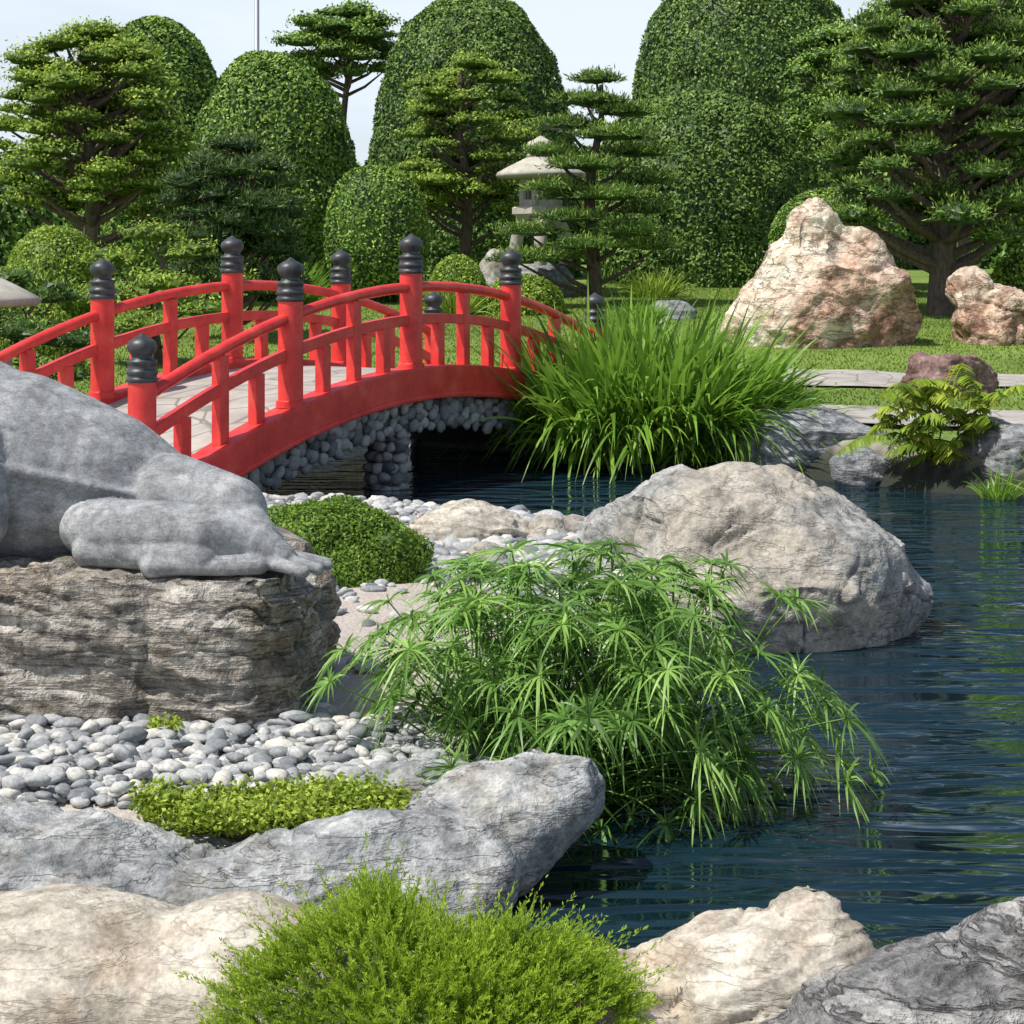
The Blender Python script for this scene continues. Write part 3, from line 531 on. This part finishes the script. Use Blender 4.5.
tuft('strap_leaf_clump',.80,17.4,.4,1.6,900,.05,M['strap'],z=.05,droop=.6,segs=8,spread=.5,k=2.6,aniso=(1,.7))
tuft('water_grass',4.05,15.0,.14,.45,110,.014,M['strap'],z=.0,droop=.3)
tuft('water_grass',4.5,14.6,.2,.8,180,.014,M['strap'],z=.0,droop=.3)
hedge('small_leaved_shrub',-.97,9.95,.47,.62,M['shrub'],.026,1.7,1.9,z0=.24,lump=.42,W=.62,trunk=False)
def sprigs(a,x,y,R,z,n,h,L,W):
    th=rng.random(n)*6.283;r=np.sqrt(rng.random(n))
    for i in range(n):
        b0=np.array([x+R[0]*r[i]*math.cos(th[i]),y+R[1]*r[i]*math.sin(th[i]),0]);b0[2]=z(b0[0],b0[1])
        k=int(rng.integers(6,12));t=np.linspace(.2,1,k);d=norm(np.array([rng.normal(0,.35),rng.normal(0,.35),1.]))
        c=b0+d*(h*t*rng.uniform(.5,1.2))[:,None];ax=norm(rng.normal(size=(k,3))+np.array([0,0,.3]))
        leaves(a,c+ax*L*.5,norm(np.cross(ax,rng.normal(size=(k,3)))+np.array([0,0,.8])),L,W,0,None,axis=ax)
a=Acc();sprigs(a,-.74,5.70,(.46,.18),lambda x,y:.185+.03*math.sin(x*9)*math.cos(y*11),1500,.095,.022,.014);a.build('groundcover_plant',[M['clover']],False)
a=Acc();sprigs(a,-1.28,6.72,(.06,.05),lambda x,y:.2,60,.06,.02,.013);a.build('groundcover_plant',[M['clover']],False)
# foreground juniper
a=Acc();n=2600;th=rng.random(n)*6.283;r=np.sqrt(rng.random(n));cx,cy=-.20,4.42
bx=cx+.48*r*np.cos(th);by=cy+.34*r*np.sin(th);bz=.0+.27*np.sqrt(np.maximum(0,1-r**2*.95))*(1+.3*vnoise(np.stack([bx*6,by*6,0*bx],1),4))
d=norm(np.stack([np.cos(th)*r*1.0+rng.normal(0,.3,n),np.sin(th)*r*.8+rng.normal(0,.3,n),.75+rng.random(n)*.5],1));ln=rng.uniform(.06,.15,n);big=rng.random(n)<.12;ln[big]*=1.7
base=np.stack([bx,by,bz],1);kk=38
T=rng.random((n,kk))*.95+.05;P=base[:,None]+d[:,None]*(ln[:,None]*T)[...,None];P[...,2]-=.25*(ln[:,None]*T**2)*(r[:,None])
ax=norm(d[:,None]*1.2+rng.normal(size=(n,kk,3))*.45);ll=(.022*(1.15-T*.6)).ravel();axf=ax.reshape(-1,3);Pf=P.reshape(-1,3)+axf*ll[:,None]*.5
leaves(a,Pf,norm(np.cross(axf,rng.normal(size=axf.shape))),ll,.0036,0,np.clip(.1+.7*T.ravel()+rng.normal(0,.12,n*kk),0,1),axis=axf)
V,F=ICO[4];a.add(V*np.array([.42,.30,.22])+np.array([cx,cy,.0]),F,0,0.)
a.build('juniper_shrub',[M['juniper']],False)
# umbrella sedge
a=Acc();nS=470
for i in range(nS):
    th=rng.random()*6.283;inc=(rng.random()**.7)*1.40;bx=.24+.28*float(np.clip(rng.normal(),-1.5,1.5))*.85;by=6.7+.16*float(np.clip(rng.normal(),-1.5,1.5))
    Ls=rng.uniform(.55,.92)*(1-.12*(inc/1.4))
    dr=np.array([math.sin(inc)*math.cos(th),math.sin(inc)*math.sin(th)*.85,math.cos(inc)])
    b0=np.array([bx,by,.02]);tip=b0+dr*Ls;tip[2]-=.22*max(0,inc-.7);tip[2]=max(tip[2],.03);mid=b0+(tip-b0)*.5+np.array([0,0,.10*inc])
    ts=np.linspace(0,1,7)[:,None];pts=(1-ts)**2*b0+2*ts*(1-ts)*mid+ts**2*tip
    tube(a,pts,np.linspace(.0045,.0028,7),4,0,.35)
    ax=norm(pts[-1]-pts[-2]);ax=norm(ax+np.array([0,0,.5]));s1=norm(np.cross(ax,np.array([.3,.9,.1])));s2=np.cross(ax,s1);m_=int(rng.integers(16,25));an=np.arange(m_)/m_*6.283+rng.normal(0,.12,m_)
    dd=norm(s1*np.cos(an)[:,None]+s2*np.sin(an)[:,None]+ax*rng.uniform(.1,.75,m_)[:,None]);LL=rng.uniform(.75,1.1,m_)*rng.uniform(.12,.21)
    blades(a,np.repeat(tip[None],m_,0),dd,LL,.0115,rng.uniform(.3,.85,m_),4,0,np.clip(rng.normal(.52,.24)+rng.normal(0,.12,m_),0,1),k=2.4)
a.build('umbrella_sedge',[M['sedge']],True)
# pinnate shrub on the far bank
a=Acc()
for i in range(85):
    th=rng.random()*6.283;el=rng.uniform(.1,1.3);b0=np.array([3.70+rng.normal()*.24,15.6+rng.normal()*.1,.3+rng.uniform(-.15,.6)]);Lf=rng.uniform(.3,.56)
    d=np.array([math.cos(th)*math.cos(el),math.sin(th)*math.cos(el),math.sin(el)]);t=np.linspace(0,1,16)[:,None];pts=b0+d*Lf*t;pts[:,2]-=(.6*Lf*t[:,0]**2)
    tube(a,pts[::3],np.linspace(.008,.003,6),4,0,.5);T=norm(np.gradient(pts,axis=0));S=norm(np.cross(T,np.array([0,0,1.])))
    for s in (-1,1):
        dd=norm(S*s+T*.45+np.array([0,0,-.25])+rng.normal(0,.12,S.shape));blades(a,pts[2:],dd[2:],.12*np.sin(np.linspace(.6,2.8,14))+.02,.036,.35,3,0,np.clip(rng.normal(.5,.25)+rng.normal(0,.1,14),0,1),side=np.cross(dd[2:],np.array([0,0,1.])),k=2)
a.build('fern_shrub',[M['fern']],True)
n=110000;x=rng.uniform(-8,10,n);y=17+rng.random(n)*22;sd=pond_sd(x,y);k=(sd>.25)&(np.abs(x)<.31*y+.5)&~((x>3.1)&(np.abs(y-22.1)<.8))&~((x>2.4)&(np.abs(y-18+.2*(x-4))<.85));x=x[k];y=y[k];n=len(x)
a=Acc();d=norm(np.stack([rng.normal(0,.4,n),rng.normal(0,.4,n),np.ones(n)],1));leaves(a,np.stack([x,y,hgt(x,y)+.01],1),norm(np.cross(d,rng.normal(size=(n,3)))),rng.uniform(.03,.06,n),.02,0,None,axis=d);a.build('lawn_grass',[M['lawnb']],False)
a=Acc();lathe(a,-7.8,55,1.8,[(0,0),(.14,0),(.13,.6),(.09,.65),(.075,11),(0,11)],12);tube(a,[(-7.8,55,12.6),(-7.5,54.8,13),(-6.9,54.5,13.1)],[.05,.05,.05],8);box(a,(-6.7,54.4,13.08),(.3,-.1,0),(.05,.12,0),(0,0,.06));a.build('lamp_post',[M['pole']])

# ---------------------------------------------------------------- light, sky, camera
S=Vector((-.54,-.28,1.0)).normalized()
sl=bpy.data.lights.new('sun','SUN');sl.energy=5.0;sl.angle=math.radians(.5);sl.color=(1,.96,.89);so=bpy.data.objects.new('sun',sl);C.objects.link(so);so.rotation_euler=S.to_track_quat('Z','Y').to_euler()
w=bpy.data.worlds.new('World');bpy.context.scene.world=w;w.use_nodes=True;nt=w.node_tree;bg=nt.nodes['Background'];sk=nt.nodes.new('ShaderNodeTexSky');sk.sky_type='NISHITA';sk.sun_disc=False
sk.sun_elevation=math.asin(S.z);sk.sun_rotation=math.atan2(S.x,S.y);sk.dust_density=1.5;sk.air_density=1.0
tc=nt.nodes.new('ShaderNodeTexCoord');sx=nt.nodes.new('ShaderNodeSeparateXYZ');nt.links.new(tc.outputs['Generated'],sx.inputs[0])
mp=nt.nodes.new('ShaderNodeMapping');mp.inputs['Scale'].default_value=(1,1,4);nt.links.new(tc.outputs['Generated'],mp.inputs[0])
cl=noise(nt,mp.outputs[0],3,5,.55,.3)
hz=ramp(nt,sx.outputs[2],[(0,(1,1,1)),(.17,(.9,.9,.9)),(.32,(.15,.15,.15)),(.6,(.03,.03,.03))])
f=math_(nt,'MULTIPLY',hz,ramp(nt,cl,[(.35,(.7,.7,.7)),(.6,(1,1,1))]))
col=mix(nt,f,sk.outputs[0],(7.4,8.2,9.0));nt.links.new(col,bg.inputs[0]);bg.inputs[1].default_value=.12
cd=bpy.data.cameras.new('camera');cam=bpy.data.objects.new('camera',cd);C.objects.link(cam);cam.location=(0,0,1.95);cam.rotation_euler=(math.radians(90),0,0);cd.lens=63.28;cd.sensor_width=36;cd.shift_y=-.241;cd.clip_end=2000;cd.clip_start=.05
bpy.context.scene.camera=cam
sc=bpy.context.scene;sc.view_settings.view_transform='Standard';sc.view_settings.look='None';sc.view_settings.exposure=0
